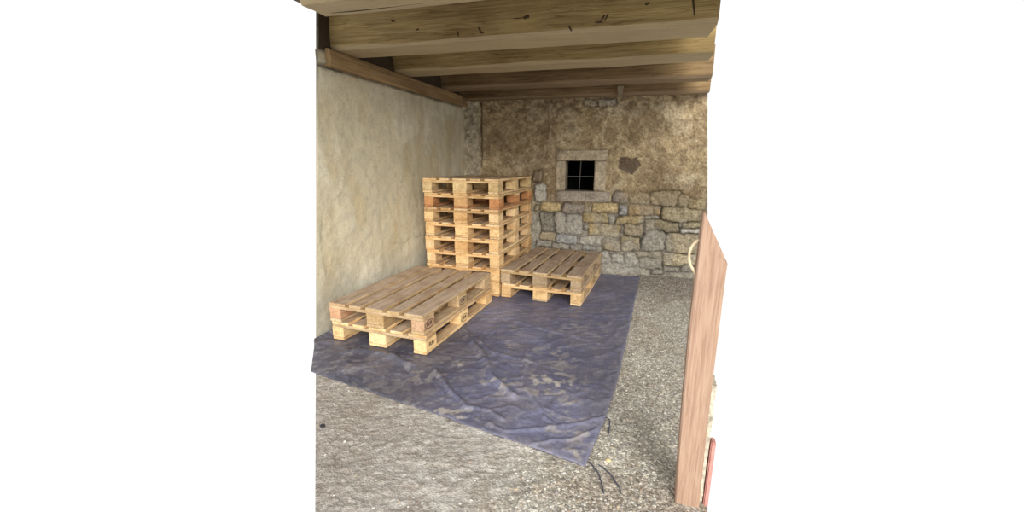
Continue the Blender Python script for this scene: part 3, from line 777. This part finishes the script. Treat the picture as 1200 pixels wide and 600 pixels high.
GL, GR, GT = 'pallets in the low pile by the left wall', 'pallets in the low pile before the rubble wall', 'pallets in the tall stack'
l, r = at('left', 0, .004, .0); PL0, BL0 = pallet(l, r, 'lower of the two pallets lying against the left wall, nearest the camera', GL, AGED[:1] + FRESH[:3], .9)
l, r = at('left', 1, -.006, -.004, .003); PL1, BL1 = pallet(l, r, 'upper greyed pallet of the low pile nearest the camera, against the left wall', GL, AGED, .95, {('b', 0, 0): (.55, .33, .2), ('b', 2, 0): (.58, .38, .24)})
l, r = at('right', 0); pallet(l, r, 'lower pallet of the low pile to the right of the tall stack', GR, FRESH[:3] + AGED[:1], .85)
l, r = at('right', 1, -.004, -.006, -.004); pallet(l, r, 'upper weathered grey-brown pallet of the low pile to the right of the tall stack', GR, AGED, 1.0, {'block': (.46, .35, .23)})
LBL = ['bottom pallet of the tall stack, its corner showing between the two low piles',
       'second pallet from the bottom of the tall stack, mostly behind the near low pile',
       'third pallet from the bottom of the tall stack, lowest one with its whole front showing',
       'fourth pallet from the bottom of the tall stack',
       'fifth pallet from the bottom of the tall stack',
       'sixth pallet from the bottom of the tall stack, under the orange one',
       'seventh pallet of the tall stack with orange-brown blocks, second from the top',
       'topmost pallet of the tall stack, level with the foot of the small window']
OFF = [(0, 0, 0), (.004, 0, .002), (.003, .004, -.003), (-.002, -.004, .004), (.001, .006, -.002), (-.004, -.004, .003), (.0, .002, -.004), (-.008, -.004, .006)]
for i in range(8):
    l, r = at('tall', i, *OFF[i])
    tn = {}
    if i == 6: tn = {'block': ORANGE, 'bottom': RED, ('b', 1, 0): (.68, .42, .2)}
    if i == 5: tn = {'cross': (.60, .40, .2)}
    if i == 7: tn = {'block': (.80, .62, .34), 'cross': (.78, .58, .32)}
    pallet(l, r, LBL[i], GT, FRESH, .8, tn)

# burnt marks on the side faces of blocks in the near pile
def text_mesh(body, size):
    cu = bpy.data.curves.new('t', 'FONT'); cu.body = body; cu.size = size; cu.align_x = 'CENTER'; cu.align_y = 'CENTER'; cu.extrude = .0006; cu.offset = .0006
    o = bpy.data.objects.new('t', cu); COL.objects.link(o); bpy.context.view_layer.update()
    me = bpy.data.meshes.new_from_object(o); bpy.data.objects.remove(o); bpy.data.curves.remove(cu)
    return me
def stamp(parent, body, ring, w=.05):
    me = text_mesh(body, .040)
    bm = bmesh.new(); bm.from_mesh(me)
    if ring == 'oval':
        n = 40; q = []
        for k in range(n):
            a = 2 * math.pi * k / n
            q.append([bm.verts.new((rx * math.cos(a), ry * math.sin(a), z)) for rx, ry, z in ((.060, .032, .0006), (.055, .027, .0006))])
        for k in range(n): bm.faces.new((q[k][0], q[(k + 1) % n][0], q[(k + 1) % n][1], q[k][1]))
    for v in bm.verts: v.co.x *= .98
    bm.to_mesh(me); bm.free(); me.name = 'stamp'; me.materials.clear()
    o = link('stamp', me, parent, [M_STAMP]); o.location = (w + .0012, 0, .039); o.rotation_euler = (math.pi / 2, 0, math.pi / 2)
    return o
stamp(BL1[2, 0], 'EUR', 'oval'); stamp(BL0[2, 0], 'EUR', ''); stamp(BL1[2, 1], 'EUR', 'oval'); stamp(BL0[2, 1], 'EUR', 'oval')

# ------------------------------------------------------------------ gate edge at the right, with its pull handle
gate = empty('gate', (.197, 1.52, -.06)); tag(gate, 'weathered red-brown wooden gate edge with a cream pull handle, at the right', 'gate')
def stile():
    n = 40; V = []; F = []
    for i in range(n):
        z = i / (n - 1) * 1.20
        bow = .010 * ((z - .95) / .6) ** 2 if z < 2 else 0
        bow = .018 * ((z - .85) / .85) ** 2
        j = lambda k: .0025 * (float(fbm(z, k, 6, 3, k + 50)) - .5)
        x0 = -.045 + bow; x1 = .050 + bow * .6
        c = .005
        for x, y in ((x0 + c + j(1), -.02), (x1 - c + j(2), -.02), (x1 + j(3), -.02 + c), (x1 + j(3), .035), (x0 + j(4), .035), (x0 + j(4), -.02 + c)):
            V.append((x, y, min(z, 1.19 - (x + .03) * 2.0)))
    for i in range(n - 1):
        for k in range(6): F.append((i * 6 + k, i * 6 + (k + 1) % 6, (i + 1) * 6 + (k + 1) % 6, (i + 1) * 6 + k))
    me = bpy.data.meshes.new('stile'); me.from_pydata(V, [], F + [tuple(range(6))[::-1], tuple((n - 1) * 6 + k for k in range(6))])
    return link('stile', me, gate, [M_PAINT])
stile()
hz = .06
tube('handle', [(-.030, .0, 1.045 + hz), (-.050, .0, 1.042 + hz), (-.068, .0, 1.015 + hz), (-.072, .0, .985 + hz), (-.066, .0, .955 + hz), (-.048, .0, .928 + hz), (-.040, .0, .915 + hz), (-.040, .0, .85 + hz)], .0052, M_CREAM, gate)
bm = bmesh.new(); add_box(bm, .075, .092, -.0, .04, 0, .33)
bmesh.ops.bevel(bm, geom=bm.edges[:], offset=.004, segments=2, affect='EDGES')
link('frame_board', bm_mesh(bm, 'frame_board'), gate, [simple('faded_pink_paint', (.55, .27, .23))])
# unseen wall added on the right to cut the side light
bm = bmesh.new(); add_box(bm, 3.05, 3.35, -1.2, 4.0, -.1, 2.9)
bmesh.ops.bevel(bm, geom=bm.edges[:], offset=.02, segments=2, affect='EDGES')
tag(link('light_block_wall', bm_mesh(bm, 'light_block_wall'), None, [simple('light_block_render', (.42, .37, .27), .95, 0, .25, 8)]), kind='structure')
# rough flaking masonry edge beside the gate
bm = bmesh.new(); add_box(bm, .246, .268, 1.53, 1.62, -.06, .50)
bmesh.ops.subdivide_edges(bm, edges=bm.edges[:], cuts=12, use_grid_fill=True)
for v in bm.verts:
    v.co.x += .008 * (float(fbm(v.co.z, v.co.y, 25, 3, 70)) - .5); v.co.y += .012 * (float(fbm(v.co.z, v.co.x, 30, 3, 71)) - .5)
tag(link('wall_right', bm_mesh(bm, 'wall_right', True), None, [simple('flaking_limewash', (.55, .50, .40), .95, 0, .6, 45)]), kind='structure')

# ------------------------------------------------------------------ straps and bits on the gravel by the sheet's corner
def strap(pts, label, grp='loose ends of dark cord at the corner of the sheet'):
    P = [(x, y, float(floor_h(np.array(x), np.array(y))) + .007) for x, y in pts]
    c = Vector((sum(p[0] for p in P) / len(P), sum(p[1] for p in P) / len(P), P[0][2]))
    o = tube('cord', [tuple(Vector(p) - c) for p in P], .0028, M_CORD); o.location = c
    tag(o, label, 'cord', grp)
strap([(-.188, 1.977), (-.160, 1.962), (-.133, 1.946), (-.129, 1.88), (-.128, 1.816)], 'hooked dark cord beside the right edge of the blue sheet, farther from its corner')
strap([(-.186, 1.60), (-.160, 1.57), (-.138, 1.545), (-.118, 1.49), (-.103, 1.44)], 'left of the two dark cord ends lying beyond the near corner of the blue sheet')
strap([(-.145, 1.595), (-.10, 1.57), (-.075, 1.53), (-.045, 1.49), (-.037, 1.462)], 'right of the two dark cord ends lying beyond the near corner of the blue sheet')
def rock(loc, s, tint, label):
    bm = bmesh.new(); bmesh.ops.create_icosphere(bm, subdivisions=3, radius=1)
    for v in bm.verts:
        k = 1 + .5 * (float(fbm(v.co.x + v.co.z * .7, v.co.y - v.co.z * .4, 1.5, 3, int(loc[0] * 50) % 40)) - .5)
        v.co = Vector((v.co.x * s[0] * k, v.co.y * s[1] * k, v.co.z * s[2] * k))
    me = bm_mesh(bm, 'stone', True)
    o = link('stone', me, None, [simple('stone_' + str(len(bpy.data.materials)), tint, .9, 0, .3, 60)])
    o.location = (loc[0], loc[1], float(floor_h(np.array(loc[0]), np.array(loc[1]))) + s[2] * .6)
    tag(o, label, 'stone')
rock((-.108, 1.640), (.013, .010, .007), (.62, .50, .28), 'small yellowish stone on the gravel beside the near corner of the blue sheet')
rock((-1.50, 1.395), (.014, .010, .007), (.03, .03, .035), 'small black stone on the earth at the left edge, before the blue sheet')
